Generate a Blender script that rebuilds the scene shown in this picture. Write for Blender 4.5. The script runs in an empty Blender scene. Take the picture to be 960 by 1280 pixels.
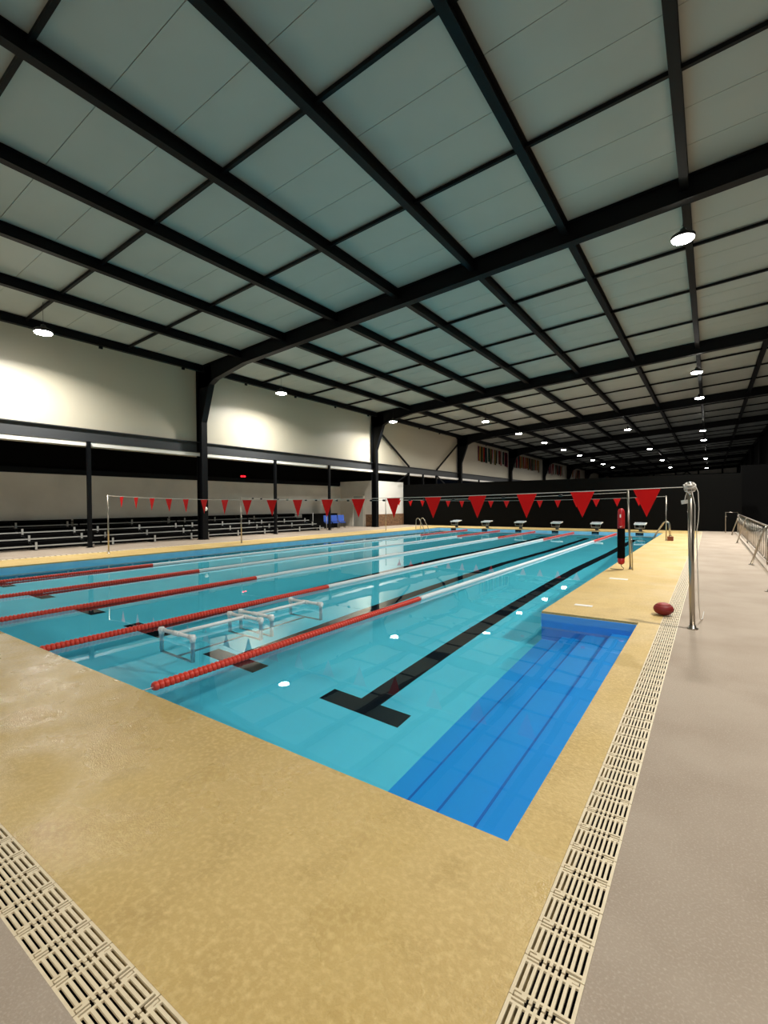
import bpy, math, random
from mathutils import Vector, Matrix

# ------------------------------------------------------------------ camera, world, exposure
scene = bpy.context.scene
col = scene.collection
EYE = 1.475
FPX = 587.607
yaw, pitch, roll = math.radians(34.757), math.radians(-.8673), math.radians(-.3922)
fw = Vector((-math.sin(yaw)*math.cos(pitch), math.cos(yaw)*math.cos(pitch), math.sin(pitch)))
rt = Vector((math.cos(yaw), math.sin(yaw), 0)); up = rt.cross(fw)
rt, up = rt*math.cos(roll)+up*math.sin(roll), up*math.cos(roll)-rt*math.sin(roll)
cd = bpy.data.cameras.new('camera'); cam = bpy.data.objects.new('camera', cd); col.objects.link(cam)
cd.sensor_fit = 'HORIZONTAL'; cd.sensor_width = 36; cd.lens = 36*FPX/960; cd.clip_end = 400; cd.clip_start = .05
cam.matrix_world = Matrix(((rt.x, up.x, -fw.x, 0), (rt.y, up.y, -fw.y, 0), (rt.z, up.z, -fw.z, EYE), (0, 0, 0, 1)))
scene.camera = cam
w = bpy.data.worlds.new('night'); scene.world = w; w.use_nodes = True
w.node_tree.nodes['Background'].inputs[0].default_value = (.02, .03, .05, 1)
w.node_tree.nodes['Background'].inputs[1].default_value = .05
scene.view_settings.view_transform = 'Standard'; scene.view_settings.look = 'None'
scene.view_settings.gamma = 1; scene.view_settings.use_curve_mapping = False
scene.view_settings.exposure = 0.4
LAMP_W = 330.0            # power of one high-bay lamp
random.seed(4)

# ------------------------------------------------------------------ materials
def lin(c):
    return tuple(((v/255)/12.92 if v/255 <= .04045 else ((v/255+.055)/1.055)**2.4) for v in c)
def mat(name, rgb, rough=.5, metal=0, noise=None, bump=None, emit=0, spec=.5, rough_noise=None):
    """rgb sRGB 0-255; noise=(scale, rgb2, detail, lo, hi); bump=(scale, strength, dist); rough_noise=(scale, lo, hi)"""
    m = bpy.data.materials.new(name); m.use_nodes = True; nt = m.node_tree; b = nt.nodes['Principled BSDF']
    c = (*lin(rgb), 1)
    b.inputs['Base Color'].default_value = c; b.inputs['Roughness'].default_value = rough
    b.inputs['Metallic'].default_value = metal; b.inputs['Specular IOR Level'].default_value = spec
    geo = None
    if noise or bump or rough_noise:
        geo = nt.nodes.new('ShaderNodeTexCoord').outputs['Object']
    if noise:
        last = None
        layers = noise if isinstance(noise, list) else [noise]
        for (s, c2, det, lo, hi) in layers:
            n = nt.nodes.new('ShaderNodeTexNoise'); n.inputs['Scale'].default_value = s; n.inputs['Detail'].default_value = det
            nt.links.new(geo, n.inputs['Vector'])
            r = nt.nodes.new('ShaderNodeMapRange'); r.inputs[1].default_value = lo; r.inputs[2].default_value = hi
            nt.links.new(n.outputs['Fac'], r.inputs[0])
            mx = nt.nodes.new('ShaderNodeMix'); mx.data_type = 'RGBA'
            nt.links.new(r.outputs[0], mx.inputs[0])
            if last is None: mx.inputs[6].default_value = c
            else: nt.links.new(last, mx.inputs[6])
            mx.inputs[7].default_value = (*lin(c2), 1); last = mx.outputs[2]
        nt.links.new(last, b.inputs['Base Color'])
    if rough_noise:
        s, lo, hi = rough_noise
        n = nt.nodes.new('ShaderNodeTexNoise'); n.inputs['Scale'].default_value = s; n.inputs['Detail'].default_value = 5
        nt.links.new(geo, n.inputs['Vector'])
        r = nt.nodes.new('ShaderNodeMapRange'); r.inputs[1].default_value = .38; r.inputs[2].default_value = .62
        r.inputs[3].default_value = lo; r.inputs[4].default_value = hi
        nt.links.new(n.outputs['Fac'], r.inputs[0]); nt.links.new(r.outputs[0], b.inputs['Roughness'])
    if bump:
        n = nt.nodes.new('ShaderNodeTexNoise'); n.inputs['Scale'].default_value = bump[0]; n.inputs['Detail'].default_value = 4
        nt.links.new(geo, n.inputs['Vector'])
        bp = nt.nodes.new('ShaderNodeBump'); bp.inputs['Strength'].default_value = bump[1]; bp.inputs['Distance'].default_value = bump[2]
        nt.links.new(n.outputs['Fac'], bp.inputs['Height']); nt.links.new(bp.outputs[0], b.inputs['Normal'])
    if emit:
        b.inputs['Emission Color'].default_value = c; b.inputs['Emission Strength'].default_value = emit
    return m
def wave_bump(m, scale, strength, dist, axis='Y'):
    nt = m.node_tree; b = nt.nodes['Principled BSDF']
    g = nt.nodes.new('ShaderNodeTexCoord'); wv = nt.nodes.new('ShaderNodeTexWave')
    wv.bands_direction = axis; wv.inputs['Scale'].default_value = scale
    nt.links.new(g.outputs['Object'], wv.inputs['Vector'])
    bp = nt.nodes.new('ShaderNodeBump'); bp.inputs['Strength'].default_value = strength; bp.inputs['Distance'].default_value = dist
    nt.links.new(wv.outputs['Fac'], bp.inputs['Height']); nt.links.new(bp.outputs[0], b.inputs['Normal'])
    return m
M = {}
YN = [(.9, (190, 161, 100), 6, .38, .66), (5, (180, 152, 95), 10, .5, .85), (38, (220, 194, 134), 8, .45, .85)]
M['yellow'] = mat('yellow_stone', (202, 174, 115), .5, noise=YN, bump=(70, .5, .010), rough_noise=(1.3, .46, .68), spec=.3)
M['yellow_wet'] = mat('yellow_stone_wet', (202, 174, 115), .5, noise=YN, bump=(110, .5, .006), rough_noise=(1.7, .12, .60))
M['grey'] = mat('grey_deck', (168, 154, 138), .85, noise=[(1.3, (154, 139, 123), 5, .4, .7), (110, (184, 170, 154), 3, .5, .8)], bump=(140, .45, .006), spec=.2)
M['grate'] = mat('cream_plastic', (224, 208, 176), .5, noise=(14, (206, 188, 154), 4, .5, .8))
M['channel'] = mat('channel_dark', (22, 17, 14), .9, spec=.1)
M['liner'] = mat('pool_liner', (104, 236, 252), .55, noise=(.7, (98, 228, 247), 3, .4, .7))
M['wall_tile'] = mat('pool_wall_tile', (150, 212, 244), .5, noise=(3, (132, 198, 236), 3, .4, .7))
M['step'] = mat('step_blue', (10, 168, 246), .5)
M['nosing'] = mat('step_nosing', (6, 116, 206), .6)
M['step_top'] = mat('step_wall_blue', (96, 176, 250), .5)
M['line'] = mat('lane_line_navy', (6, 12, 22), .6, spec=.2)
M['steel'] = mat('black_steel', (9, 11, 14), .5, spec=.16)
M['greysteel'] = mat('grey_steel', (62, 64, 66), .5)
M['panel'] = mat('ceiling_panel', (174, 179, 173), .55, noise=(.6, (166, 172, 167), 3, .4, .7))
M['panelwall'] = wave_bump(mat('wall_panel', (194, 187, 168), .42), 7.0, .25, .004)
M['white'] = mat('white_paint', (236, 234, 228), .5)
M['rear'] = mat('rear_wall_grey', (228, 224, 214), .7, noise=(.8, (216, 212, 202), 4, .4, .7))
M['black'] = mat('black_matt', (6, 6, 6), .8, spec=.08)
M['blackwall'] = mat('black_cladding', (9, 9, 8), .7, spec=.06)
M['cable'] = mat('cable_black', (12, 12, 13), .5)
M['red'] = mat('float_red', (216, 60, 38), .45)
M['whitefloat'] = mat('float_white', (228, 236, 238), .4)
M['pvc'] = mat('pvc_white', (236, 238, 236), .3)
M['flag'] = mat('pennant_red', (226, 26, 26), .7)
nt = M['flag'].node_tree; tr = nt.nodes.new('ShaderNodeBsdfTranslucent'); tr.inputs[0].default_value = (*lin((236, 30, 28)), 1)
mx = nt.nodes.new('ShaderNodeMixShader'); mx.inputs[0].default_value = .5
nt.links.new(nt.nodes['Principled BSDF'].outputs[0], mx.inputs[1]); nt.links.new(tr.outputs[0], mx.inputs[2]); nt.links.new(mx.outputs[0], nt.nodes['Material Output'].inputs[0])
M['rope'] = mat('rope_white', (210, 205, 196), .8)
M['inox'] = mat('stainless', (172, 164, 152), .28, metal=1)
M['alu'] = mat('bleacher_aluminium', (172, 172, 168), .5)
M['tube_red'] = mat('foam_red', (176, 16, 26), .45)
M['maroon'] = mat('ball_maroon', (128, 28, 26), .55)
M['pink'] = mat('ball_pale', (206, 150, 128), .6)
M['chair_blue'] = mat('chair_blue', (58, 96, 190), .4)
M['brownbox'] = mat('brown_box', (120, 60, 34), .7)
M['lamp'] = mat('lamp_lens', (255, 250, 240), .4, emit=60)
M['digitred'] = mat('digit_block', (255, 20, 30), .4, emit=6)
M['housing'] = mat('lamp_housing', (40, 42, 46), .5)
M['tick'] = mat('white_print', (240, 240, 240), .5)
M['blueglow'] = mat('blue_banner', (20, 48, 110), .7)
def brick_material():
    m = bpy.data.materials.new('brick_facing'); m.use_nodes = True; nt = m.node_tree; b = nt.nodes['Principled BSDF']
    g = nt.nodes.new('ShaderNodeTexCoord'); mp = nt.nodes.new('ShaderNodeMapping'); mp.inputs['Rotation'].default_value = (math.pi/2, 0, math.pi/2)
    t = nt.nodes.new('ShaderNodeTexBrick'); t.inputs['Scale'].default_value = 4
    sep = nt.nodes.new('ShaderNodeSeparateXYZ'); cmb = nt.nodes.new('ShaderNodeCombineXYZ'); ad = nt.nodes.new('ShaderNodeMath')
    nt.links.new(g.outputs['Object'], sep.inputs[0]); nt.links.new(sep.outputs[0], ad.inputs[0]); nt.links.new(sep.outputs[1], ad.inputs[1])
    nt.links.new(ad.outputs[0], cmb.inputs[0]); nt.links.new(sep.outputs[2], cmb.inputs[1]); nt.links.new(cmb.outputs[0], t.inputs['Vector'])
    t.inputs['Color1'].default_value = (*lin((150, 112, 78)), 1); t.inputs['Color2'].default_value = (*lin((108, 80, 56)), 1)
    t.inputs['Mortar'].default_value = (*lin((86, 66, 50)), 1)
    nt.links.new(t.outputs['Color'], b.inputs['Base Color']); b.inputs['Roughness'].default_value = .85
    return m
M['brick'] = brick_material()
def water_material():
    m = bpy.data.materials.new('water'); m.use_nodes = True; nt = m.node_tree
    nt.nodes.remove(nt.nodes['Principled BSDF']); out = nt.nodes['Material Output']
    g = nt.nodes.new('ShaderNodeBsdfGlass'); g.inputs['IOR'].default_value = 1.33; g.inputs['Roughness'].default_value = 0
    g.inputs['Color'].default_value = (.96, .99, 1, 1)
    tc = nt.nodes.new('ShaderNodeTexCoord'); n = nt.nodes.new('ShaderNodeTexNoise'); n.inputs['Scale'].default_value = .9; n.inputs['Detail'].default_value = 2
    bp = nt.nodes.new('ShaderNodeBump'); bp.inputs['Strength'].default_value = .05; bp.inputs['Distance'].default_value = .05
    nt.links.new(tc.outputs['Object'], n.inputs['Vector']); nt.links.new(n.outputs['Fac'], bp.inputs['Height'])
    nt.links.new(bp.outputs[0], g.inputs['Normal']); nt.links.new(g.outputs[0], out.inputs[0])
    return m
M['water'] = water_material()

# ------------------------------------------------------------------ mesh helpers
class MB:
    def __init__(s): s.v = []; s.f = []; s.sm = []; s.mi = []; s.cur = 0
    def face(s, idx, smooth=False): s.f.append(idx); s.sm.append(smooth); s.mi.append(s.cur)
    def box(s, x0, x1, y0, y1, z0, z1):
        b = len(s.v)
        s.v += [(x0, y0, z0), (x1, y0, z0), (x1, y1, z0), (x0, y1, z0), (x0, y0, z1), (x1, y0, z1), (x1, y1, z1), (x0, y1, z1)]
        for q in ((0, 3, 2, 1), (4, 5, 6, 7), (0, 1, 5, 4), (1, 2, 6, 5), (2, 3, 7, 6), (3, 0, 4, 7)): s.face(tuple(b+i for i in q))
        return s
    def bar(s, p, q, w, h, up=(0, 0, 1)):
        p, q, upv = Vector(p), Vector(q), Vector(up); d = (q-p).normalized(); sx = d.cross(upv)
        if sx.length < 1e-4: sx = d.cross(Vector((1, 0, 0)))
        sx.normalize(); sz = sx.cross(d); b = len(s.v)
        for e in (p, q):
            for a, c in ((-1, -1), (1, -1), (1, 1), (-1, 1)): s.v.append(tuple(e+sx*a*w/2+sz*c*h/2))
        for k in ((0, 1, 2, 3), (7, 6, 5, 4), (0, 4, 5, 1), (1, 5, 6, 2), (2, 6, 7, 3), (3, 7, 4, 0)): s.face(tuple(b+i for i in k))
        return s
    def tube(s, pts, r, n=8, caps=True):
        pts = [Vector(p) for p in pts]; rs = r if isinstance(r, (list, tuple)) else [r]*len(pts); b0 = len(s.v); prev = None
        for i, p in enumerate(pts):
            d = (pts[min(i+1, len(pts)-1)]-pts[max(i-1, 0)]).normalized()
            if prev is None:
                a = d.cross(Vector((0, 0, 1)));
                if a.length < 1e-3: a = d.cross(Vector((1, 0, 0)))
            else: a = prev-d*prev.dot(d)
            a.normalize(); prev = a; c = d.cross(a)
            for k in range(n):
                t = 2*math.pi*k/n; s.v.append(tuple(p+(a*math.cos(t)+c*math.sin(t))*rs[i]))
        for i in range(len(pts)-1):
            for k in range(n):
                k2 = (k+1) % n; s.face((b0+i*n+k, b0+i*n+k2, b0+(i+1)*n+k2, b0+(i+1)*n+k), True)
        if caps:
            s.face(tuple(b0+k for k in reversed(range(n)))); s.face(tuple(b0+(len(pts)-1)*n+k for k in range(n)))
        return s
    def lathe(s, prof, n=16, at=(0, 0, 0), smooth=True):
        b0 = len(s.v)
        for (r, z) in prof:
            for k in range(n):
                t = 2*math.pi*k/n; s.v.append((at[0]+r*math.cos(t), at[1]+r*math.sin(t), at[2]+z))
        for i in range(len(prof)-1):
            for k in range(n):
                k2 = (k+1) % n; s.face((b0+i*n+k, b0+i*n+k2, b0+(i+1)*n+k2, b0+(i+1)*n+k), smooth)
        s.face(tuple(b0+k for k in reversed(range(n)))); s.face(tuple(b0+(len(prof)-1)*n+k for k in range(n)))
        return s
    def prism(s, poly, axis, a, b):
        """poly of 2D points in the plane across axis ('y': (x,z); 'x': (y,z); 'z': (x,y))"""
        b0 = len(s.v); n = len(poly)
        for t in (a, b):
            for (u, v) in poly: s.v.append({'y': (u, t, v), 'x': (t, u, v), 'z': (u, v, t)}[axis])
        s.face(tuple(b0+i for i in range(n))); s.face(tuple(b0+n+i for i in reversed(range(n))))
        for i in range(n): j = (i+1) % n; s.face((b0+i, b0+n+i, b0+n+j, b0+j))
        return s
    def mesh(s, name, *mats):
        me = bpy.data.meshes.new(name); me.from_pydata(s.v, [], s.f)
        for m in mats: me.materials.append(m)
        me.polygons.foreach_set('use_smooth', s.sm); me.polygons.foreach_set('material_index', s.mi); me.update()
        import bmesh
        bm = bmesh.new(); bm.from_mesh(me); bmesh.ops.recalc_face_normals(bm, faces=bm.faces); bm.to_mesh(me); bm.free()
        return me
    def build(s, name, m, parent=None, loc=None, rz=0):
        return link(name, s.mesh(name, *(m if isinstance(m, (list, tuple)) else [m])), parent, loc, rz)
def link(name, me, parent=None, loc=None, rz=0):
    o = bpy.data.objects.new(name, me); col.objects.link(o)
    if parent: o.parent = parent
    if loc: o.location = loc
    if rz: o.rotation_euler = (0, 0, rz)
    return o
def tag(o, label, cat, group=None, kind=None):
    if label: o['label'] = label
    if cat: o['category'] = cat
    if group: o['group'] = group
    if kind: o['kind'] = kind
    return o
def struct(o, label=None):
    o['kind'] = 'structure'
    if label: o['label'] = label
    return o
def empty(name, loc=(0, 0, 0), rz=0):
    o = bpy.data.objects.new(name, None); col.objects.link(o); o.location = loc; o.rotation_euler = (0, 0, rz); o.empty_display_size = .1
    return o
def copy_tree(o, parent=None):
    c = o.copy(); col.objects.link(c); c.parent = parent
    for ch in o.children: copy_tree(ch, c)
    return c
def receiver(o): o.cycles.is_caustics_receiver = True; return o

# ------------------------------------------------------------------ dimensions (metres)
NEAR, FAR = 1.974, 26.974                    # pool end walls
XR, XL = -1.90, -14.40                       # pool side walls
RX, RY = -.723, 6.53                         # step recess
G1, G2 = -.497, -.311                        # right drain
H1, H2 = .760, .579                          # near drain
LG1, LG2 = -16.20, -16.39                    # left drain
WZ = -.12                                    # water level
FARW = 29.5                                  # black partition
COLX = -18.4; WALLX = -18.72; RIGHTX = 4.7; ENDY = 116.5; BACKY = -7.0
def roofz(x): return 7.60+.061*(x+18.34)
FRAMES = [12.5+13.0*k for k in range(-1, 9)]
PURX = [-18.2+2.53*k for k in range(0, 10)]

# ------------------------------------------------------------------ floor, deck, drains
g = MB()
g.box(G2, RIGHTX, BACKY, 40, -.3, 0)                                  # right walk
g.box(-21.8, G2, BACKY, H2, -.3, 0)                                   # near walk, behind the drain
g.box(-21.8, LG2, H2, 40, -.3, 0)                                     # left walk
g.box(LG2, G2, FARW, 40, -.3, 0)
struct(g.build('floor', M['grey']), 'grey textured walkway around the pool')
g = MB()
g.box(LG1, XL, H1, FARW, -.3, 0)
g.cur = 1; g.box(XL, G1, H1, NEAR, -.3, 0); g.cur = 0
g.box(RX, G1, NEAR, RY, -.3, 0)
g.box(XR, G1, RY, FAR, -.3, 0)
g.box(XL, G1, FAR, FARW, -.3, 0)
struct(g.build('pool_coping', [M['yellow'], M['yellow_wet']]), 'wide yellow stone coping around the pool')
g = MB()
g.box(G1-.001, G2+.001, H1, FARW, -.3, -.16); g.box(LG2-.001, G2, H2-.001, H1+.001, -.3, -.16); g.box(LG2-.001, LG1+.001, H1, FARW, -.3, -.16)
struct(g.build('drain_channel', M['channel']), 'dark drain channel under the gratings')

# one interlocking grate module, long axis of its bars along local y, width along x (centred), length .15 from y=0
GP, GW = .15, .184
def grate_mesh():
    b = MB(); z0, z1 = -.009, -.001; h = GW/2
    def bx(x0, x1, y0, y1): b.box(x0, x1, y0, y1, z0, z1)
    bx(-h, -h+.011, .002, GP-.002); bx(h-.011, h, .002, GP-.002)            # side rails
    bx(-h+.011, h-.011, .018, .026); bx(-h+.011, h-.011, GP-.024, GP-.016)    # cross bars
    n = 8; x0 = -h+.011; gap = (GW-.022-.010*n)/(n+1)
    for i in range(n):
        c = x0+gap*(i+1)+.010*(i+.5); bx(c-.0050, c+.0050, .026, GP-.024)
        if 2 <= i <= 5: bx(c-.005, c+.005, .003, .018); bx(c-.005, c+.005, GP-.016, GP-.003)
    bx(-h+.014, -h+.050, .004, .013); bx(-h+.034, -h+.050, .013, .018)         # hooked tab
    bx(h-.050, h-.014, GP-.013, GP-.004); bx(h-.050, h-.034, GP-.016, GP-.013)
    bx(h-.048, h-.011, .003, .009); bx(-h+.011, -h+.048, GP-.009, GP-.003)
    return b.mesh('grate_module', M['grate'])
gm = grate_mesh()
dr = empty('drain_grate', ((G1+G2)/2, H2, 0)); tag(dr, 'cream plastic drain grate running along the long side beside the blue steps', 'drain grate')
k = 0
while H1+k*GP < FARW-.2 and k < 190:
    link('grate_module', gm, dr, (0, H1-H2+k*GP, 0)); k += 1
dn = empty('drain_grate', (G2, (H1+H2)/2, 0)); tag(dn, 'cream plastic drain grate crossing the near end, alongside the yellow coping', 'drain grate')
for k in range(30): link('grate_module', gm, dn, (-k*GP, 0, 0), math.pi/2)
g = MB(); x = -30*GP
while G2+x > LG1: g.box(x-.11, x, -.09, .09, -.024, -.001); x -= .15
tag(g.build('grate_run', M['grate'], dn), None, None, kind='stuff')
dl = empty('drain_grate', ((LG1+LG2)/2, H2, 0)); tag(dl, 'cream drain grate strip on the bleacher side of the pool', 'drain grate')
g = MB(); y = .2
while y < FARW-H2-.1: g.box(-.09, .09, y, y+.11, -.024, -.001); y += .15
tag(g.build('grate_run', M['grate'], dl), None, None, kind='stuff')

# ------------------------------------------------------------------ pool basin
D1, D2 = -1.32, -1.92
g = MB(); ys = [NEAR-.05, 13.5, 18.5, FAR+.05]; zs = [D1, D1, D2, D2]
for i in range(3):
    b = len(g.v)
    for (y, z) in ((ys[i], zs[i]), (ys[i+1], zs[i+1])): g.v += [(XL-.05, y, z), (XR, y, z), (XL-.05, y, z-.15), (XR, y, z-.15)]
    g.face((b, b+1, b+5, b+4)); g.face((b+2, b+6, b+7, b+3)); g.face((b, b+4, b+6, b+2)); g.face((b+1, b+3, b+7, b+5))
    if i == 0: g.face((b, b+2, b+3, b+1))
    if i == 2: g.face((b+4, b+5, b+7, b+6))
basin = receiver(struct(g.build('pool_floor', M['liner']), 'light cyan pool floor seen through the water'))
g = MB()
T = .2
g.box(XL-T, XL-.002, NEAR-T, FAR+T, D2-.1, -.301); g.box(XL-T, XR, NEAR-T, NEAR-.002, D2-.1, -.301)
g.box(XL, XR+.0, FAR+.002, FAR+T, D2-.1, -.301); g.box(XR+.002, XR+T, RY+.002, FAR+T, D2-.1, -.301)
receiver(struct(g.build('pool_wall', M['wall_tile']), 'light blue submerged pool walls'))
g = MB(); e = .012                                                       # tiled band between coping and water, a skin on the coping
g.box(XL, XL+e, NEAR, FAR, -.31, -.03); g.box(XL+e, XR-e, FAR-e, FAR, -.31, -.03); g.box(XR-e, XR, RY, FAR-e, -.31, -.03)
g.box(XL+e, XR, NEAR, NEAR+e, -.31, -.03)
receiver(struct(g.build('pool_waterline_tile', M['wall_tile']), 'light blue tile band at the waterline'))
# steps: four levels in the recess
LV = [(-1.03, -.34), (-1.34, -.57), (-1.64, -.80), (XR, -1.03)]
st = empty('pool_steps', (0, 0, 0)); struct(st, 'bright blue pool steps in the recess by the corner')
x1 = RX
for (x0, z) in LV:
    receiver(MB().box(x0+.001, x1, NEAR, RY, -1.5, z).build('step', M['step'], st))
    if x0 > XR: receiver(MB().box(x0-.002, x0+.014, NEAR+e, RY-e, z-.02, z+.003).build('nosing', M['nosing'], st))
    x1 = x0
g = MB(); g.box(RX-e, RX, NEAR+e, RY-e, -.34, -.03); g.box(XR, RX, RY-e, RY, -1.03, -.03); g.box(XR, RX, NEAR, NEAR+e, -1.03, -.03)
receiver(g.build('recess_lining', M['step_top'], st))
LANES = [(XR+XL)/2+2.083*(2.5-i) for i in range(6)]
def floor_z(y): return D1 if y < 13.5 else (D2 if y > 18.5 else D1+(D2-D1)*(y-13.5)/5)
for i, x in enumerate(LANES):
    b = MB(); seg = [3.87, 13.5, 18.5, 24.97]
    for a, c in zip(seg, seg[1:]):
        k = len(b.v)
        for y in (a, c):
            for dz in (.004, -.004): b.v += [(x-.125, y, floor_z(y)+dz), (x+.125, y, floor_z(y)+dz)]
        b.face((k, k+1, k+5, k+4)); b.face((k+2, k+6, k+7, k+3)); b.face((k, k+4, k+6, k+2)); b.face((k+1, k+3, k+7, k+5))
    b.box(x-.5, x+.5, 3.72, 3.97, D1-.004, D1+.005); b.box(x-.5, x+.5, 24.85, 25.1, D2-.004, D2+.005)
    receiver(b.build('lane_marking', M['line'], basin))
    tl = MB(); tl.box(x-.18, x+.18, FAR-e-.004, FAR-e+.004, -.3, -.035)
    tl.build('lane_target', M['line'], basin)
# water
poly = [(XL+e, NEAR+e), (RX-e, NEAR+e), (RX-e, RY-e), (XR-e, RY-e), (XR-e, FAR-e), (XL+e, FAR-e)]
me = bpy.data.meshes.new('pool_water'); me.from_pydata([(x, y, WZ) for x, y in poly], [], [(0, 1, 2, 3), (0, 3, 4, 5)])
me.materials.append(M['water'])
for p in me.polygons: p.use_smooth = True
wo = link('pool_water', me); struct(wo, 'still clear blue pool water with mirror reflections'); wo.cycles.is_caustics_caster = True

# ------------------------------------------------------------------ ceiling panels, frames, purlins
ce = empty('ceiling'); struct(ce, 'pale insulated ceiling panels under a low-pitch roof')
PW = 3.25/3
y = -.5-6*PW; first = None
XA, XB = WALLX-.3, RIGHTX+.3
pm = MB(); pm.prism([(XA, roofz(XA)), (XB, roofz(XB)), (XB, roofz(XB)+.08), (XA, roofz(XA)+.08)], 'y', .006, PW-.006)
pme = pm.mesh('ceiling_panel', M['panel'])
while y < ENDY:
    link('ceiling_panel', pme, ce, (0, y, 0)); y += PW
g = MB(); g.prism([(XA, roofz(XA)+.081), (XB, roofz(XB)+.081), (XB, roofz(XB)+.2), (XA, roofz(XA)+.2)], 'y', BACKY-.3, ENDY+.5)
g.build('leak_slab', M['black'], ce)  # unseen slab over the panels, added to stop light leaking through gaps
def i_member(b, prof_top, prof_bot, y, w=.22, web=.03, t=.025):
    """I-section between an upper and a lower polyline in the x-z plane at station y"""
    poly = prof_top+prof_bot[::-1]
    b.prism(poly, 'y', y-web/2, y+web/2)
    for pr in (prof_top, prof_bot):
        for p, q in zip(pr, pr[1:]): b.bar((p[0], y, p[1]), (q[0], y, q[1]), w, t, up=(0, 1, 0) if False else (0, 0, 1)) if abs(q[0]-p[0]) > 1e-3 else b.bar((p[0], y, p[1]), (q[0], y, q[1]), t, w, up=(0, 1, 0))
for fy in FRAMES:
    t = empty('portal_frame', (COLX, fy, 0)); struct(t, 'black steel portal frame with haunched knee')
    def L(o): o.parent = t; o.location = (-COLX, -fy, 0); return o
    xo = -18.58; rz_ = lambda x: roofz(x)-.02
    b = MB()
    b.prism([(xo, .02), (-18.24, .02), (-18.24, 5.15), (-17.68, 6.72), (-17.68, rz_(-17.68)-.05), (xo, rz_(xo)-.05)], 'y', fy-.015, fy+.015)
    b.box(xo-.02, xo+.005, fy-.14, fy+.14, 0, rz_(xo)-.04)
    b.box(-18.25, -18.225, fy-.14, fy+.14, 0, 5.15)
    b.bar((-18.237, fy, 5.14), (-17.67, fy, 6.73), .28, .025, up=(1, 0, 0))
    b.box(xo-.05, -18.19, fy-.17, fy+.17, 0, .025)
    L(b.build('column', M['steel']))
    b = MB(); top = [(xo, rz_(xo)), (RIGHTX, rz_(RIGHTX))]; bot = [(-17.68, 6.72), (-17.3, 6.90), (-15.5, rz_(-15.5)-.52), (RIGHTX, rz_(RIGHTX)-.5)]
    b.prism([top[0], top[1], bot[3], bot[2], bot[1], bot[0], (xo, 6.62)], 'y', fy-.015, fy+.015)
    b.bar((xo, fy, top[0][1]-.012), (RIGHTX, fy, top[1][1]-.012), .26, .024)
    for p, q in zip(bot, bot[1:]): b.bar((p[0], fy, p[1]), (q[0], fy, q[1]), .26, .026)
    L(b.build('rafter', M['steel']))
    b = MB(); b.box(RIGHTX-.4, RIGHTX-.375, fy-.13, fy+.13, 0, rz_(RIGHTX)-.4); b.box(RIGHTX-.38, RIGHTX-.06, fy-.015, fy+.015, 0, rz_(RIGHTX)-.3); b.box(RIGHTX-.07, RIGHTX-.045, fy-.13, fy+.13, 0, rz_(RIGHTX)-.3)
    L(b.build('column', M['steel']))
for x in PURX:
    if x > RIGHTX-.1: continue
    z = roofz(x)
    b = MB(); b.box(-.014, .014, 0, ENDY-BACKY, -.27, 0); b.box(-.085, .085, 0, ENDY-BACKY, -.018, 0); b.box(-.085, .085, 0, ENDY-BACKY, -.28, -.26)
    if x == PURX[0]:
        for k in range(14): b.box(-.03, .03, 6.5+3.25*k+2.2, 6.5+3.25*k+2.32, -.38, -.28)
    struct(b.build('roof_purlin', M['steel'], None, (x, BACKY, z-.015)), 'black steel purlin under the ceiling panels')
sy = -.5
while sy < ENDY:
    if min(abs(sy-f) for f in FRAMES) > .5:
        b = MB(); b.prism([(-18.2, roofz(-18.2)-.11), (RIGHTX-.1, roofz(RIGHTX-.1)-.11), (RIGHTX-.1, roofz(RIGHTX-.1)-.03), (-18.2, roofz(-18.2)-.03)], 'y', -.035, .035)
        struct(b.build('roof_strut', M['steel'], None, (0, sy, 0)), 'thin black steel strut crossing the purlins')
    sy += 3.25
# ------------------------------------------------------------------ left side wall and gallery
g = MB(); g.box(WALLX-.12, WALLX, BACKY, ENDY, 3.66, roofz(WALLX)+.05)
struct(g.build('wall_left', M['panelwall']), 'cream ribbed upper wall panels above the bleachers')
g = MB(); y0, y1 = BACKY, ENDY; x = -18.62
g.box(x-.03, x+.0, y0, y1, 3.84, 4.30); g.box(x-.03, x+.09, y0, y1, 4.28, 4.31); g.box(x-.03, x+.09, y0, y1, 3.83, 3.86)
struct(g.build('trim_1', M['greysteel']), 'grey steel channel beam along the foot of the upper wall')
struct(MB().box(-18.60, -18.55, y0, y1, 3.68, 3.828).build('trim_6', M['white']), 'white flashing strip under the channel beam')
for i, y in enumerate([3.6, 7.92, 16.8, 21.0, 29.9, 32.05, 34.2, 42.9, 47.2, 55.9, 60.2, -5]):
    zz = 0 if y < 28 else 2.9
    b = MB(); b.box(-.06, .06, -.06, .06, zz, 3.84)
    if zz == 0: b.box(-.1, .1, -.1, .1, 0, .02)
    struct(b.build('gallery_post', M['steel'], None, (-18.5, y, 0)), 'slim black steel post under the channel beam')
REARX = -21.6
struct(MB().box(REARX-.15, REARX, BACKY, 25.7, 0, 2.86).build('wall_rear', M['rear']), 'pale grey rear wall behind the bleachers')
struct(MB().box(REARX-.15, REARX, BACKY, 40, 2.86, 4.05).build('wall_rear', M['black']), 'black sheet above the rear wall standing in for the dark void')  # black sheet stands in for the unlit void over the rear wall
struct(MB().box(REARX, REARX+.12, BACKY, 25.5, 2.80, 3.02).build('trim_2', M['steel']), 'black beam along the rear wall')
struct(MB().box(REARX-.15, WALLX-.1, BACKY, 40, 3.95, 4.05).build('ceiling_gallery', M['black']), 'black ceiling of the bleacher aisle')
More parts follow.
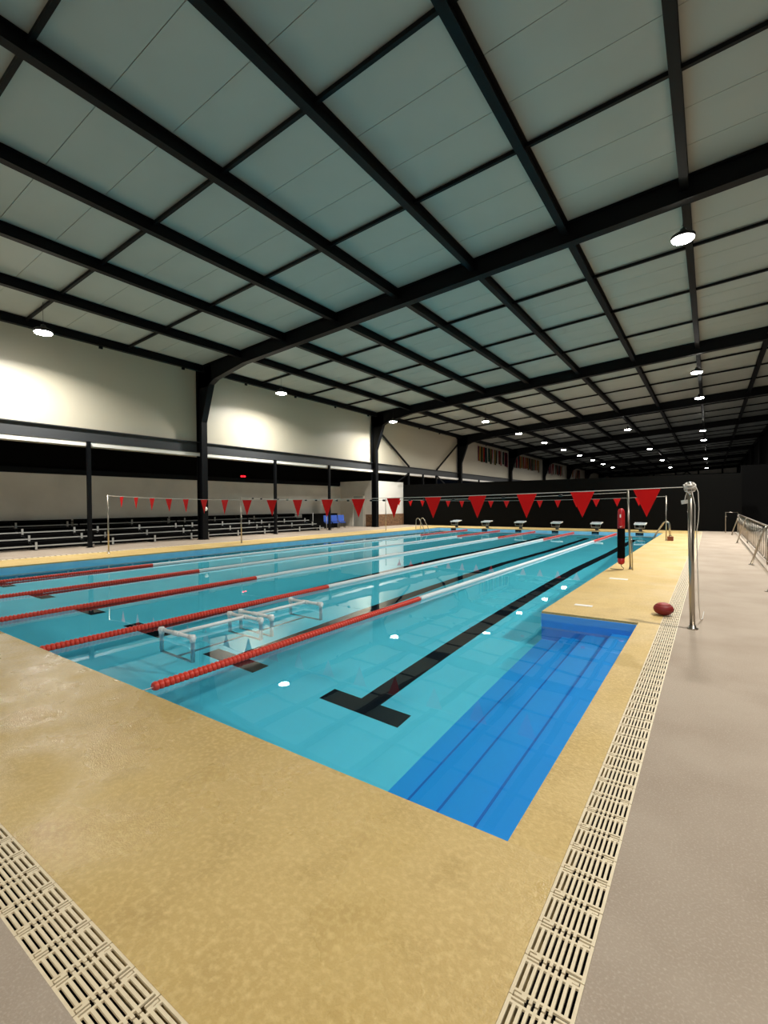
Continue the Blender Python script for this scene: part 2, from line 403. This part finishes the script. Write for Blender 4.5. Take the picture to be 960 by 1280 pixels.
# white block with brick base beside the second column
bw = empty('wall_block', (WALLX, 25.7, 0)); struct(bw, 'white wall with brick base next to the black partition')
MB().box(-.2, 0, 0, FARW-25.7, .83, 3.12).build('render_coat', M['white'], bw)
MB().box(-.2, .03, -.02, FARW-25.7, 0, .83).build('brick_base', M['brick'], bw)
MB().box(REARX-WALLX, -.2, 0, .15, 0, 3.12).build('end_wall', M['rear'], bw)
MB().box(-.62, -.2, -.03, 0, 0, .83).build('brick_base', M['brick'], bw)
d = empty('door_1', (-19.95, 25.68, 0)); struct(d, 'pale grey door beside the brick corner')
MB().box(-.42, .42, -.05, -.01, 0, 2.1).build('door_leaf', mat('door_grey', (176, 178, 172), .5), d)
g = MB(); g.box(-.5, -.42, -.07, .0, 0, 2.18); g.box(.42, .5, -.07, 0, 0, 2.18); g.box(-.5, .5, -.07, 0, 2.1, 2.18); g.build('door_frame', M['rear'], d)
g = MB(); g.tube([(.34, -.06, 1.0), (.34, -.1, 1.0), (.24, -.1, 1.0)], .012); g.build('door_handle', M['inox'], d)
# knee braces of the third bay
for (ya, za, yb, zb, wd) in [(25.75, 6.7, 30.0, 4.32, .1), (38.4, 6.9, 34.3, 4.32, .1), (30.0, 3.84, 28.4, 3.15, .08), (34.3, 3.84, 35.9, 3.15, .08)]:
    struct(MB().bar((-18.5, ya, za), (-18.5, yb, zb), wd, wd).build('wall_brace', M['steel']), 'diagonal black steel wall brace')
# black partition, far end, right and back walls
struct(MB().box(WALLX, 1.3, FARW, FARW+.15, 0, 2.95).build('wall_partition', M['blackwall']), 'black partition wall behind the starting blocks')
struct(MB().box(1.3, RIGHTX, FARW+1.0, FARW+1.1, 0, 3.4).build('wall_partition', M['black']), 'darker black screen behind the railing end')
g = MB(); g.box(WALLX, RIGHTX, ENDY, ENDY+.2, 0, 9.3); struct(g.build('wall_far', M['rear']), 'dim pale end wall far beyond the partition')
g = MB(); g.box(WALLX, RIGHTX, ENDY-.25, ENDY-.02, 7.0, 7.4)
for x in (-14, -10, -6, -2, 2): g.box(x-.15, x+.15, ENDY-.25, ENDY-.02, 0, 8.8)
for x in (-12, -4): g.bar((x-2, ENDY-.2, 6), (x, ENDY-.2, 8), .2, .2); g.bar((x+2, ENDY-.2, 6), (x, ENDY-.2, 8), .2, .2)
struct(g.build('trim_3', M['steel']), 'black girt and braces on the far end wall')
struct(MB().box(RIGHTX, RIGHTX+.2, BACKY, ENDY, 0, 9.3).build('wall_right', M['black']), 'black side wall beyond the railing')
struct(MB().box(-21.8, RIGHTX+.2, BACKY-.2, BACKY, 0, 9.3).build('wall_back', M['rear']), 'pale wall at the near end of the hall')
struct(MB().box(WALLX, RIGHTX, 40, ENDY, -.3, 0).build('floor', mat('far_floor', (34, 33, 32), .8)), 'floor of the hall beyond the partition')
g = MB()
for (z, a, b_) in ((2.3, 31, 60), (2.05, 24, 29), (1.1, 20, 60)): g.box(RIGHTX-.1, RIGHTX-.03, a, b_, z, z+.07)
struct(g.build('trim_4', M['greysteel']), 'grey rails along the black side wall')

# ------------------------------------------------------------------ lamps
def lamp_proto():
    t = empty('high_bay_lamp')
    b = MB(); b.lathe([(.06, .22), (.08, .13), (.20, .10), (.25, .06), (.26, .0), (.25, -.01)], 20); b.build('housing', M['housing'], t)
    b = MB(); b.lathe([(.235, -.011), (.22, -.04), (.14, -.06)], 20); b.build('lens', M['lamp'], t)
    b = MB(); b.tube([(0, 0, .18), (0, 0, .26), (.02, 0, .29), (0, 0, .32), (-.02, 0, .29)], .008, 6); b.tube([(0, 0, .3), (0, 0, .9)], .006, 5); b.build('hanger', M['housing'], t)
    ld = bpy.data.lights.new('lamp_light', 'AREA'); ld.shape = 'DISK'; ld.size = .4; ld.spread = math.radians(158); ld.energy = LAMP_W
    ld.color = (1.0, .965, .90); ld.cycles.is_caustics_light = True
    lo = bpy.data.objects.new('lamp_light', ld); col.objects.link(lo); lo.parent = t; lo.location = (0, 0, -.075)
    return t
LP = None
OR = ['first', 'second', 'third', 'fourth', 'fifth', 'sixth', 'seventh', 'eighth']
ROWS = [(-16.6, 6.77, [-3.6, 5.9, 15.5, 25.0], ['bright round LED lamp beside the upper wall near the pale back wall', 'bright round LED lamp beside the upper wall above the slim post and first bleachers', 'bright round LED lamp beside the upper wall just past the first wide column', 'bright round LED lamp beside the upper wall at the second wide column'], 'lamps along the upper wall'),
        (-12.4, 7.03, [29.9, 36.6, 43.5, 50.4, 57.6, 65, 72, 80], [o+' round LED lamp of the flag-side row, counted from the partition' for o in OR], 'lamps beyond the pool on the flag side'),
        (-5.5, 7.44, [42.6, 59.2, 75.8, 92.1], [o+' round LED lamp of the sparse middle row beyond the partition' for o in OR], 'lamps in the middle of the far hall'),
        (-.55, 7.74, [13.3, 27.2, 33.9, 49.4, 57.0, 80.8, 103], [o+' round LED lamp of the row above the drain, counted from the rope-wrapped pole' for o in OR], 'lamps above the drain side walkway'),
        (1.98, 7.9, [-3.8, 6.2, 19.6, 22.2], [o+' round LED lamp of the row above the railing, counted from the back wall' for o in OR], 'lamps above the railing')]
for (x, z, ysl, labels, grp) in ROWS:
    for y, label in zip(ysl, labels):
        if LP is None: LP = lamp_proto(); o = LP
        else: o = copy_tree(LP)
        o.location = (x, y, z); tag(o, label, 'lamp', grp)

# ------------------------------------------------------------------ lane ropes
def disc_mesh(m, name):
    b = MB(); n = 10
    prof = [(.030, -.0235), (.043, -.017), (.048, 0), (.043, .017), (.030, .0235)]
    b.lathe(prof, n); me = b.mesh(name, m)
    me.transform(Matrix.Rotation(math.pi/2, 4, 'X')); return me
dred = disc_mesh(M['red'], 'float_disc')
DP = .048
ORD = ['first', 'second', 'third', 'fourth', 'fifth']
ROPEX = [XR-2.083*(i+1) for i in range(5)]
for i, x in enumerate(ROPEX):
    t = empty('lane_rope', (x, NEAR, WZ)); tag(t, ORD[i]+' lane rope from the blue steps, red ends with a white middle', 'lane rope', 'lane ropes')
    y0 = .24 if i == 0 else .12; ya, yb = 4.83, 19.0; y1 = 24.75; n0 = 95 if i < 2 else 0
    for k in range(n0): link('float_disc', dred, t, (0, y0+k*DP, .018))
    def run(a, b_, m, seg):
        g = MB(); y = a
        while y < b_:
            k = len(g.v)
            for (r, dy) in ((.032, -.0235), (.047, -.009), (.047, .009), (.032, .0235)):
                for q in range(seg):
                    t_ = 2*math.pi*q/seg; g.v.append((r*math.cos(t_), y+dy, .018+r*math.sin(t_)))
            for a_ in range(3):
                for q in range(seg): g.face((k+a_*seg+q, k+a_*seg+(q+1) % seg, k+(a_+1)*seg+(q+1) % seg, k+(a_+1)*seg+q), True)
            y += DP
        o = g.build('float_run', m, t); o['kind'] = 'stuff'
    if n0*DP+y0 < ya-.05: run(y0+n0*DP, ya, M['red'], 8)
    run(max(ya, y0+n0*DP), yb, M['whitefloat'], 6); run(yb, y1, M['red'], 6)
    g = MB(); g.tube([(0, .0, .03), (0, .12, .02), (0, y0, .018), (0, 25, .018)], .006, 5); g.build('cable', M['rope'], t)

# ------------------------------------------------------------------ PVC frames in the water
def pvc_frame(y0, y1):
    t = empty('pvc_frame', (-5.32, (y0+y1)/2, WZ-.75)); h = (y1-y0)/2; r = .024; zt = .80
    for sy in (-h, h):
        MB().tube([(-.33, sy, zt), (.33, sy, zt)], r, 10).build('top_rail', M['pvc'], t)
        MB().tube([(-.33, sy, .0), (.33, sy, .0)], r, 10).build('bottom_rail', M['pvc'], t)
        for sx in (-.33, .33):
            MB().tube([(sx, sy, 0), (sx, sy, zt)], r, 10).build('upright', M['pvc'], t)
            g = MB(); g.tube([(sx, sy, zt-.07), (sx, sy, zt+.032)], r+.008, 10); g.tube([(sx-.06*(1 if sx > 0 else -1), sy, zt), (sx+.03*(1 if sx > 0 else -1), sy, zt)], r+.008, 10); g.build('elbow', M['pvc'], t)
    MB().tube([(0, -h, zt), (0, h, zt)], r, 10).build('centre_rail', M['pvc'], t)
    MB().tube([(.0, -h, 0), (.0, h, 0)], r, 10).build('centre_rail', M['pvc'], t)
    for sy in (-h, h): MB().tube([(-.06, sy, zt), (.06, sy, zt)], r+.008, 10).build('tee_joint', M['pvc'], t)
    return t
tag(pvc_frame(3.23, 4.25), 'white pipe frame floating half-sunk nearer the yellow coping', 'pipe frame', 'white pipe frames in the water')
tag(pvc_frame(4.44, 5.44), 'white pipe frame floating half-sunk, end against the other pipe frame', 'pipe frame', 'white pipe frames in the water')

# ------------------------------------------------------------------ flag lines and poles
def pole(x, y, h, label, lean=0, r=.03):
    t = empty('flag_pole', (x, y, 0)); tag(t, label, 'pole')
    g = MB(); g.tube([(0, 0, 0), (lean, 0, h)], r, 12); g.build('shaft', M['inox'], t)
    g = MB(); g.lathe([(r*2, 0), (r*2, .012), (r*1.25, .016), (r*1.25, .05)], 14); g.build('base_flange', M['inox'], t)
    g = MB(); g.lathe([(r, 0), (r*.8, r*.5), (r*.3, r*.8)], 12, (lean, 0, h-.002)); g.build('cap', M['inox'], t)
    return t
P1a = pole(-15.54, 7.19, 1.83, 'slim steel flag pole standing on the bleacher side, tied to the large red pennants', 0, .022)
pr_ = pole(-.165, 6.55, 1.70, 'stout steel pole on the grey walkway with rope coiled around its top', -.03, .029)
pole(-15.3, 12.1, 1.80, 'slim steel pole on the bleacher side holding the bare rope with floats', 0, .022)
pole(-1.46, 11.75, 1.75, 'steel pole on the yellow coping with the rescue tube against it', -.05, .021)
pole(-15.56, 22.6, 1.81, 'slim steel pole by the brick wall holding the distant pennants', 0, .022)
pole(-1.42, 21.5, 1.75, 'steel pole beside the brown box on the yellow coping', 0, .021)
tri = MB(); tri.prism([(-.15, 0), (.15, 0), (0, -.34)], 'y', -.002, .002); trim = tri.mesh('pennant', M['flag'])
def line_root(name, a, b, label, cat):
    t = empty(name, (a[0], a[1], 0), math.atan2(b[1]-a[1], b[0]-a[0])); tag(t, label, cat)
    return t, math.hypot(b[0]-a[0], b[1]-a[1])
def zat(u, a, b, sag): return a[2]+(b[2]-a[2])*u-sag*4*u*(1-u)
def rope_part(t, L, a, b, sag): MB().tube([(L*i/24, 0, zat(i/24, a, b, sag)) for i in range(25)], .005, 6).build('rope', M['rope'], t)
def pennant_line(a, b, sag, xs, label):
    t, L = line_root('pennant_line', a, b, label, 'flag line'); rope_part(t, L, a, b, sag)
    for x in xs:
        u = (x-a[0])/(b[0]-a[0])
        o = link('pennant', trim, t, (u*L, 0, zat(u, a, b, sag)-.004)); o.rotation_euler = (math.radians(random.uniform(-3, 3)), 0, math.radians(random.uniform(-6, 6)))
pennant_line((-15.51, 7.19, 1.82), (-.23, 6.55, 1.66), .14, [-14.6, -13.69, -12.76, -11.87, -11.04, -10.21, -9.35, -8.51, -7.67, -6.87, -6.04, -5.26, -4.47, -3.68, -2.90, -2.14, -1.39, -.64], 'line of large bright red pennants tied to the rope-wrapped pole')
pennant_line((-15.53, 22.6, 1.80), (-1.45, 21.5, 1.73), .13, [-14.6+.815*i for i in range(16)], 'distant line of small dark red pennants before the partition')
a, b = (-15.27, 12.1, 1.79), (-1.54, 11.75, 1.715)
t, L = line_root('false_start_rope', a, b, 'bare rope with small dark floats strung between two poles', 'rope'); rope_part(t, L, a, b, .14)
fprof = [(.01, -.05), (.03, -.035), (.03, .035), (.01, .05)]
fm = MB().lathe(fprof, 8).mesh('rope_float', M['cable']); fm.transform(Matrix.Rotation(math.pi/2, 4, 'Y'))
fr = MB().lathe(fprof, 8).mesh('rope_float', M['flag']); fr.transform(Matrix.Rotation(math.pi/2, 4, 'Y'))
x = .7; k = 0
while x < L-.5:
    link('rope_float', fr if x > 9 and k % 2 else fm, t, (x, 0, zat(x/L, a, b, .14))); x += .5 if k % 2 == 0 else .95; k += 1
# rope bundle on the stout pole and the small white camera
g = MB()
for k in range(7):
    a = random.uniform(0, 6.28); rr = random.uniform(.036, .056); z0 = random.uniform(1.61, 1.70); tl = random.uniform(-.6, .6)
    g.tube([(-.03+rr*math.cos(a+q), rr*math.sin(a+q), z0+tl*rr*math.sin(q+a)) for q in [i*math.pi/6 for i in range(13)]], .009, 6)
g.tube([(-.09, 0, 1.69), (-.07, -.02, 1.64), (-.05, -.05, 1.60), (-.02, -.05, 1.57)], .010, 6)
g.build('rope_knot', M['rope'], pr_)
g = MB(); g.tube([(.02, -.01, 1.68), (.05, -.01, 1.60), (.058, 0, 1.40), (.052, 0, 1.26), (.035, .01, 1.12), (.04, .0, 1.0), (.05, .02, .6), (.06, .1, .25), (.07, .3, .06), (.09, .6, .008), (.10, 1.1, .007)], .0055, 6)
g.tube([(-.02, -.04, 1.66), (.02, -.045, 1.45), (.02, -.04, 1.2), (.01, -.03, 1.0)], .005, 6); g.build('loose_end', M['rope'], pr_)
g = MB(); g.tube([(-.115, 0, 1.48), (-.05, 0, 1.49)], .024, 10); g.build('white_float', M['white'], pr_)
g = MB(); g.tube([(-.08, 0, 1.50), (-.07, 0, 1.56), (-.05, 0, 1.62)], .007, 6); g.build('cord', M['rope'], pr_)

# ------------------------------------------------------------------ rescue tube, ball, plates, box
t = empty('rescue_tube', (-1.62, 11.55, .0)); tag(t, 'red and black rescue tube propped upright against a steel pole', 'rescue tube')
g = MB(); g.lathe([(.03, .12), (.06, .14), (.072, .18), (.074, .26)], 14); g.build('foam_end', M['tube_red'], t)
g = MB(); g.lathe([(.077, .26), (.079, .28), (.079, .90), (.077, .92)], 14); g.build('cover', M['black'], t)
fo = MB().lathe([(.074, .92), (.076, 1.0), (.074, 1.22), (.068, 1.3), (.05, 1.345), (.02, 1.36)], 14).build('foam_body', M['tube_red'], t)
g = MB(); g.prism([(-.02, .955), (.0, .945), (.04, .975), (.0, .958), (-.01, .965)], 'y', -.081, -.074); g.prism([(-.018, 1.16), (.008, 1.16), (.008, 1.23), (-.018, 1.23)], 'y', -.078, -.07); g.build('printed_mark', M['tick'], fo)
g = MB(); g.tube([(0, 0, .13), (.01, 0, .07), (.05, -.01, .04), (.045, -.02, .012), (0, -.03, .01), (-.12, -.03, .008), (-.22, .0, .008)], .008, 6); g.build('tow_line', M['cable'], t)
t = empty('prop_leg', (-1.40, 11.62, 0)); tag(t, 'small steel prop leg leaning from the rescue tube pole', 'prop')
g = MB(); g.tube([(.0, .0, .0), (-.02, .03, .55), (-.03, .03, .75)], .012, 8); g.build('rod', M['inox'], t)
t = empty('deflated_ball', (-.50, 7.15, 0)); tag(t, 'maroon half-deflated ball lying on the drain edge', 'ball')
bprof = [(.118*math.sin(math.pi*q/14), .085-.083*math.cos(math.pi*q/14)) for q in range(15)]; bprof[0] = (.012, .002); bprof[14] = (.004, .168)
g = MB(); g.lathe(bprof[:11], 20); g.build('body', M['maroon'], t)
g = MB(); g.lathe(bprof[10:], 20); g.build('highlight_cap', mat('ball_highlight', (150, 52, 46), .6), t)  # highlight on top of the ball, painted as a paler cap
g = MB(); g.tube([(.117*math.cos(a), .117*math.sin(a), .087+.012*math.sin(2*a)) for a in [i*2*math.pi/24 for i in range(25)]], .004, 5); g.build('seam', M['maroon'], t)
tag(MB().box(-.16, .16, -.06, .06, 0, .006).build('deck_plate', M['white'], None, (-1.46, 10.1, 0)), 'white plate set in the coping near the rescue tube', 'plate')
tag(MB().box(-.12, .12, -.05, .05, 0, .006).build('deck_plate', M['white'], None, (-1.50, 7.2, 0)), 'white plate set in the coping near the blue steps', 'plate')
t = empty('tool_box', (-1.27, 21.4, 0)); tag(t, 'small brown box on the coping at a pole foot', 'box')
MB().box(-.1, .1, -.09, .09, 0, .14).build('body', M['brownbox'], t); MB().box(-.105, .105, -.095, .095, .14, .165).build('lid', M['brownbox'], t); MB().tube([(-.05, 0, .165), (-.05, 0, .2), (.05, 0, .2), (.05, 0, .165)], .008, 6).build('handle', M['cable'], t)

# ------------------------------------------------------------------ ladders
def hoop(t, x, dx, y):
    pts = [(x, y, 0), (x+dx*.02, y, .42)]; n = 8
    for i in range(n+1):
        a = math.pi*(.0+.72*i/n); pts.append((x+dx*(.15-.13*math.cos(a)), y, .50+.15*math.sin(a)))
    pts += [(x+dx*.52, y, .12), (x+dx*.62, y, -.1), (x+dx*.65, y, -.3), (x+dx*.65, y, -.6)]
    MB().tube(pts, .021, 8).build('handrail', M['inox'], t)
    MB().lathe([(.05, 0), (.05, .01), (.025, .02)], 10, (x, y, 0)).build('flange', M['inox'], t)
t = empty('pool_ladder', (0, 0, 0)); tag(t, 'steel pool ladder at the pool corner beside the brick-based wall', 'ladder')
for y in (24.65, 25.2): hoop(t, -14.75, 1, y)
MB().box(-14.11, -14.05, 24.65, 25.2, -.36, -.33).build('rung', M['inox'], t); MB().box(-14.11, -14.05, 24.65, 25.2, -.6, -.57).build('rung', M['inox'], t)
t = empty('pool_ladder', (0, 0, 0)); tag(t, 'steel pool ladder beside the brown box on the yellow coping', 'ladder')
for y in (23.9, 24.45): hoop(t, -1.45, -1, y)
MB().box(-2.15, -2.09, 23.9, 24.45, -.36, -.33).build('rung', M['inox'], t); MB().box(-2.15, -2.09, 23.9, 24.45, -.6, -.57).build('rung', M['inox'], t)

# ------------------------------------------------------------------ starting blocks
def block_proto():
    t = empty('starting_block')
    g = MB(); g.prism([(-.28, .36), (.30, .42), (.30, .47), (-.28, .41)], 'x', -.27, .27); g.build('platform', M['white'], t)
    g = MB(); g.prism([(-.25, .412), (.28, .467), (.28, .474), (-.25, .419)], 'x', -.24, .24); g.build('grip_pad', mat('grip_pad', (150, 156, 160), .9), t)
    g = MB(); g.box(-.075, .075, .02, .16, .012, .39); g.build('pedestal', M['greysteel'], t)
    MB().box(-.14, .14, -.02, .22, 0, .014).build('base_plate', M['inox'], t)
    MB().tube([(-.22, -.24, .38), (-.22, -.25, .2), (.22, -.25, .2), (.22, -.24, .38)], .014, 8).build('grab_bar', M['inox'], t)
    return t
bp_ = block_proto(); names = ['second', 'third', 'fourth', 'fifth']
for i in range(6):
    o = bp_ if i == 0 else copy_tree(bp_)
    o.location = (LANES[5-i], FAR+.36, 0)
    lab = ('white starting block nearest the ladder by the brick-based wall' if i == 0 else 'white starting block nearest the rescue tube side, farthest from the brick-based wall' if i == 5 else names[i-1]+' white starting block counted from the brick-based wall')
    tag(o, lab, 'starting block', 'starting blocks at the far pool end')

# ------------------------------------------------------------------ railing at the right
t = empty('guard_railing', (1.1, 4, 0)); tag(t, 'steel guard railing with slanted struts along the grey walkway', 'railing')
MB().tube([(0, 0, .92), (0, 24.4, .92)], .022, 8).build('top_rail', M['inox'], t)
MB().tube([(0, 0, .12), (0, 24.4, .12)], .016, 8).build('bottom_rail', M['inox'], t)
bal = MB().tube([(0, 0, .12), (0, 0, .92)], .012, 6).mesh('baluster', M['inox'])
for k in range(49): link('baluster', bal, t, (0, .1+k*.5, 0))
stt = MB(); stt.tube([(-.3, 0, .01), (-.06, 0, .86), (0, 0, .92)], .022, 8); stt.lathe([(.06, 0), (.06, .012)], 10, (-.3, 0, 0)); stm = stt.mesh('strut', M['inox'])
pst = MB(); pst.tube([(0, 0, 0), (0, 0, .92)], .022, 8); pstm = pst.mesh('post', M['inox'])
for y in (5.97, 10.05, 17.25, 22.4): link('strut', stm, t, (0, y, 0)); link('post', pstm, t, (0, y, 0))
link('strut', stm, t, (0, 1.6, 0)); link('post', pstm, t, (0, 1.6, 0)); link('post', pstm, t, (0, 24.4, 0))
t = empty('end_gate', (.62, 28.3, 0)); tag(t, 'small steel gate at the railing end before the partition', 'gate')
MB().tube([(0, 0, 0), (0, 0, 1.0), (.48, 0, 1.0)], .018, 8).build('frame', M['inox'], t); MB().tube([(0, 0, .8), (.06, 0, .8)], .02, 8).build('hinge', M['inox'], t)
struct(MB().box(1.0, 1.2, 3.9, 28.5, 0, .03).build('trim_5', mat('curb_pale', (178, 164, 148), .8)), 'low pale curb under the railing')

# ------------------------------------------------------------------ bleachers and chairs
def bleacher_proto():
    t = empty('bleacher')
    for i in range(4):
        x = -.27-.61*i; z = .15+.21*i
        MB().box(x-.05, x, -.38, 3.72, z-.02, z+.02).build('foot_plank', M['alu'], t)
        MB().box(x-.40, x-.12, -.38, 3.72, z+.125, z+.15).build('seat_plank', M['black'], t)
        MB().box(x-.62, x-.60, -.38, 3.72, max(z-.2, .0), z+.11).build('riser', M['black'], t)
        for y in (0, 1.67, 3.34):
            g = MB(); g.box(x-.0, x+.03, y-.03, y+.03, z-.125, z+.135); g.build('bracket', M['alu'], t)
    for y in (0, 1.67, 3.34):
        g = MB()
        g.bar((-.25, y, .03), (-2.7, y, .03), .05, .05); g.bar((-.3, y, .05), (-2.65, y, .86), .05, .05); g.bar((-2.65, y, 0), (-2.65, y, .95), .05, .05)
        g.build('support_frame', M['steel'], t)
    MB().box(-2.72, -2.70, -.38, 3.72, .0, .98).build('back_panel', M['black'], t)
    return t
bl = bleacher_proto(); BL = [(.55, 'dark bleacher with pale planks far out beyond the first post'), (4.73, 'dark bleacher with pale planks behind the slim post of the first bay'), (8.91, 'dark bleacher with pale planks between slim post and the first wide column'), (13.09, 'dark bleacher with pale planks just past the first wide column'), (17.27, 'dark bleacher with pale planks ending next to the blue chairs')]
for i, (y, lab) in enumerate(BL):
    o = bl if i == 0 else copy_tree(bl)
    o.location = (-18.65, y, 0); tag(o, lab, 'bleacher', 'bleachers along the rear wall')
last = o
for (dx, dy) in ((-.1, 3.75), (-1.2, 3.75)):
    MB().tube([(dx, dy, 0), (dx, dy, 1.05)], .02, 8).build('end_post', M['alu'], last)
def chair_proto():
    t = empty('stadium_chair')
    g = MB(); g.box(.0, .30, -.20, .20, .37, .41); g.box(.27, .31, -.18, .18, .34, .38); g.build('seat', M['chair_blue'], t)
    g = MB(); b = [(-.06, .46), (-.02, .44), (-.08, .84), (-.12, .84)]; g.prism(b, 'y', -.21, .21); g.build('backrest', M['chair_blue'], t)
    for y in (-.19, .19):
        for x in (.03, .27): MB().tube([(x, y, 0), (x, y, .41)], .014, 6).build('leg', M['steel'], t)
    return t
cp = chair_proto()
for i, (x, y, lab) in enumerate([(-19.75, 22.2, 'blue plastic chair next to the bleacher end'), (-19.75, 22.88, 'blue plastic chair in the middle of the row of three'), (-19.75, 23.56, 'blue plastic chair on the door side of the row of three')]):
    o = cp if i == 0 else copy_tree(cp); o.location = (x, y, 0); o.rotation_euler = (0, 0, math.radians(-30)); tag(o, lab, 'chair', 'blue chairs beside the bleachers')
t = empty('storage_cabinet', (-20.75, 22.7, 0)); tag(t, 'black cabinet standing behind the blue chairs', 'cabinet')
MB().box(-.4, .3, -1.3, 1.3, 0, .9).build('body', M['black'], t); MB().box(-.42, .32, -1.32, 1.32, .9, .94).build('lid', M['black'], t)
t = empty('led_sign', (REARX+.12, 17.1, 3.12)); tag(t, 'small red LED sign on the beam behind the bleachers, digits as plain blocks', 'LED sign')
MB().box(0, .06, -.22, .22, -.08, .08).build('case', M['black'], t)
for y in (-.09, .09): MB().box(.06, .075, y-.06, y+.06, -.04, .04).build('digit_block', M['digitred'], t)  # red LED sign; plain glowing blocks stand in for its digits
t = empty('column_fitting', (-18.22, 12.5, 1.35)); tag(t, 'small round white fitting on the first wide column', 'fitting')
g = MB(); g.lathe([(.09, 0), (.09, .03), (.06, .045), (.02, .05)], 14); o = g.build('disc', M['white'], t); o.rotation_euler = (0, math.pi/2, 0)

# ------------------------------------------------------------------ row of flags on the wall beyond
FC = {'red': (150, 22, 28), 'white': (206, 204, 198), 'navy': (20, 24, 52), 'green': (22, 62, 44), 'black': (14, 14, 16), 'ochre': (150, 118, 52)}
FM = {k: mat('flag_'+k, v, .85, spec=.1) for k, v in FC.items()}
combos = [(a, b, c) for a in FC for b in FC for c in FC if a != b and b != c and (a, b, c).count('white') < 2 and (a, b, c).count('ochre') < 2 and (a, b, c).count('green') < 2]
random.shuffle(combos); ci = 0
for bay, (ya, n, st_, nm) in enumerate([(43.4, 14, .6, 'first bay past the third column'), (53.0, 17, .62, 'bay past the fourth column'), (66.2, 15, .66, 'bay past the fifth column'), (79.5, 11, .7, 'bay past the sixth column')]):
    for k in range(n):
        cmb = combos[ci]; ci += 1
        b = MB(); wv = random.uniform(0, 6); ln = random.uniform(1.35, 1.6)
        for part in range(3):
            b.cur = part; ya_, yb_ = -.27+.18*part, -.09+.18*part
            for s_ in range(5):
                k0 = len(b.v)
                for z in (-s_*ln/5, -(s_+1)*ln/5):
                    for yy in (ya_, yb_):
                        for dx in (.0, .006): b.v.append((.03+dx+.025*math.sin(11*yy+wv+1.2*z), yy*(1+.10*z), z))
                b.face((k0, k0+2, k0+6, k0+4)); b.face((k0+1, k0+5, k0+7, k0+3)); b.face((k0, k0+4, k0+5, k0+1)); b.face((k0+2, k0+3, k0+7, k0+6))
        o = b.build('hanging_flag', [FM[c] for c in cmb], None, (WALLX-.002, ya+k*st_, 7.2))
        tag(o, '%s, %s and %s striped flag hanging in the %s' % (*cmb, nm), 'flag', 'flags hung on the upper wall')
b = MB(); b.box(0, .03, 0, 2.2, 0, 1.6); tag(b.build('wall_banner', M['blueglow'], None, (RIGHTX-.04, 54, 4.6)), 'dark blue banner on the black side wall', 'banner')
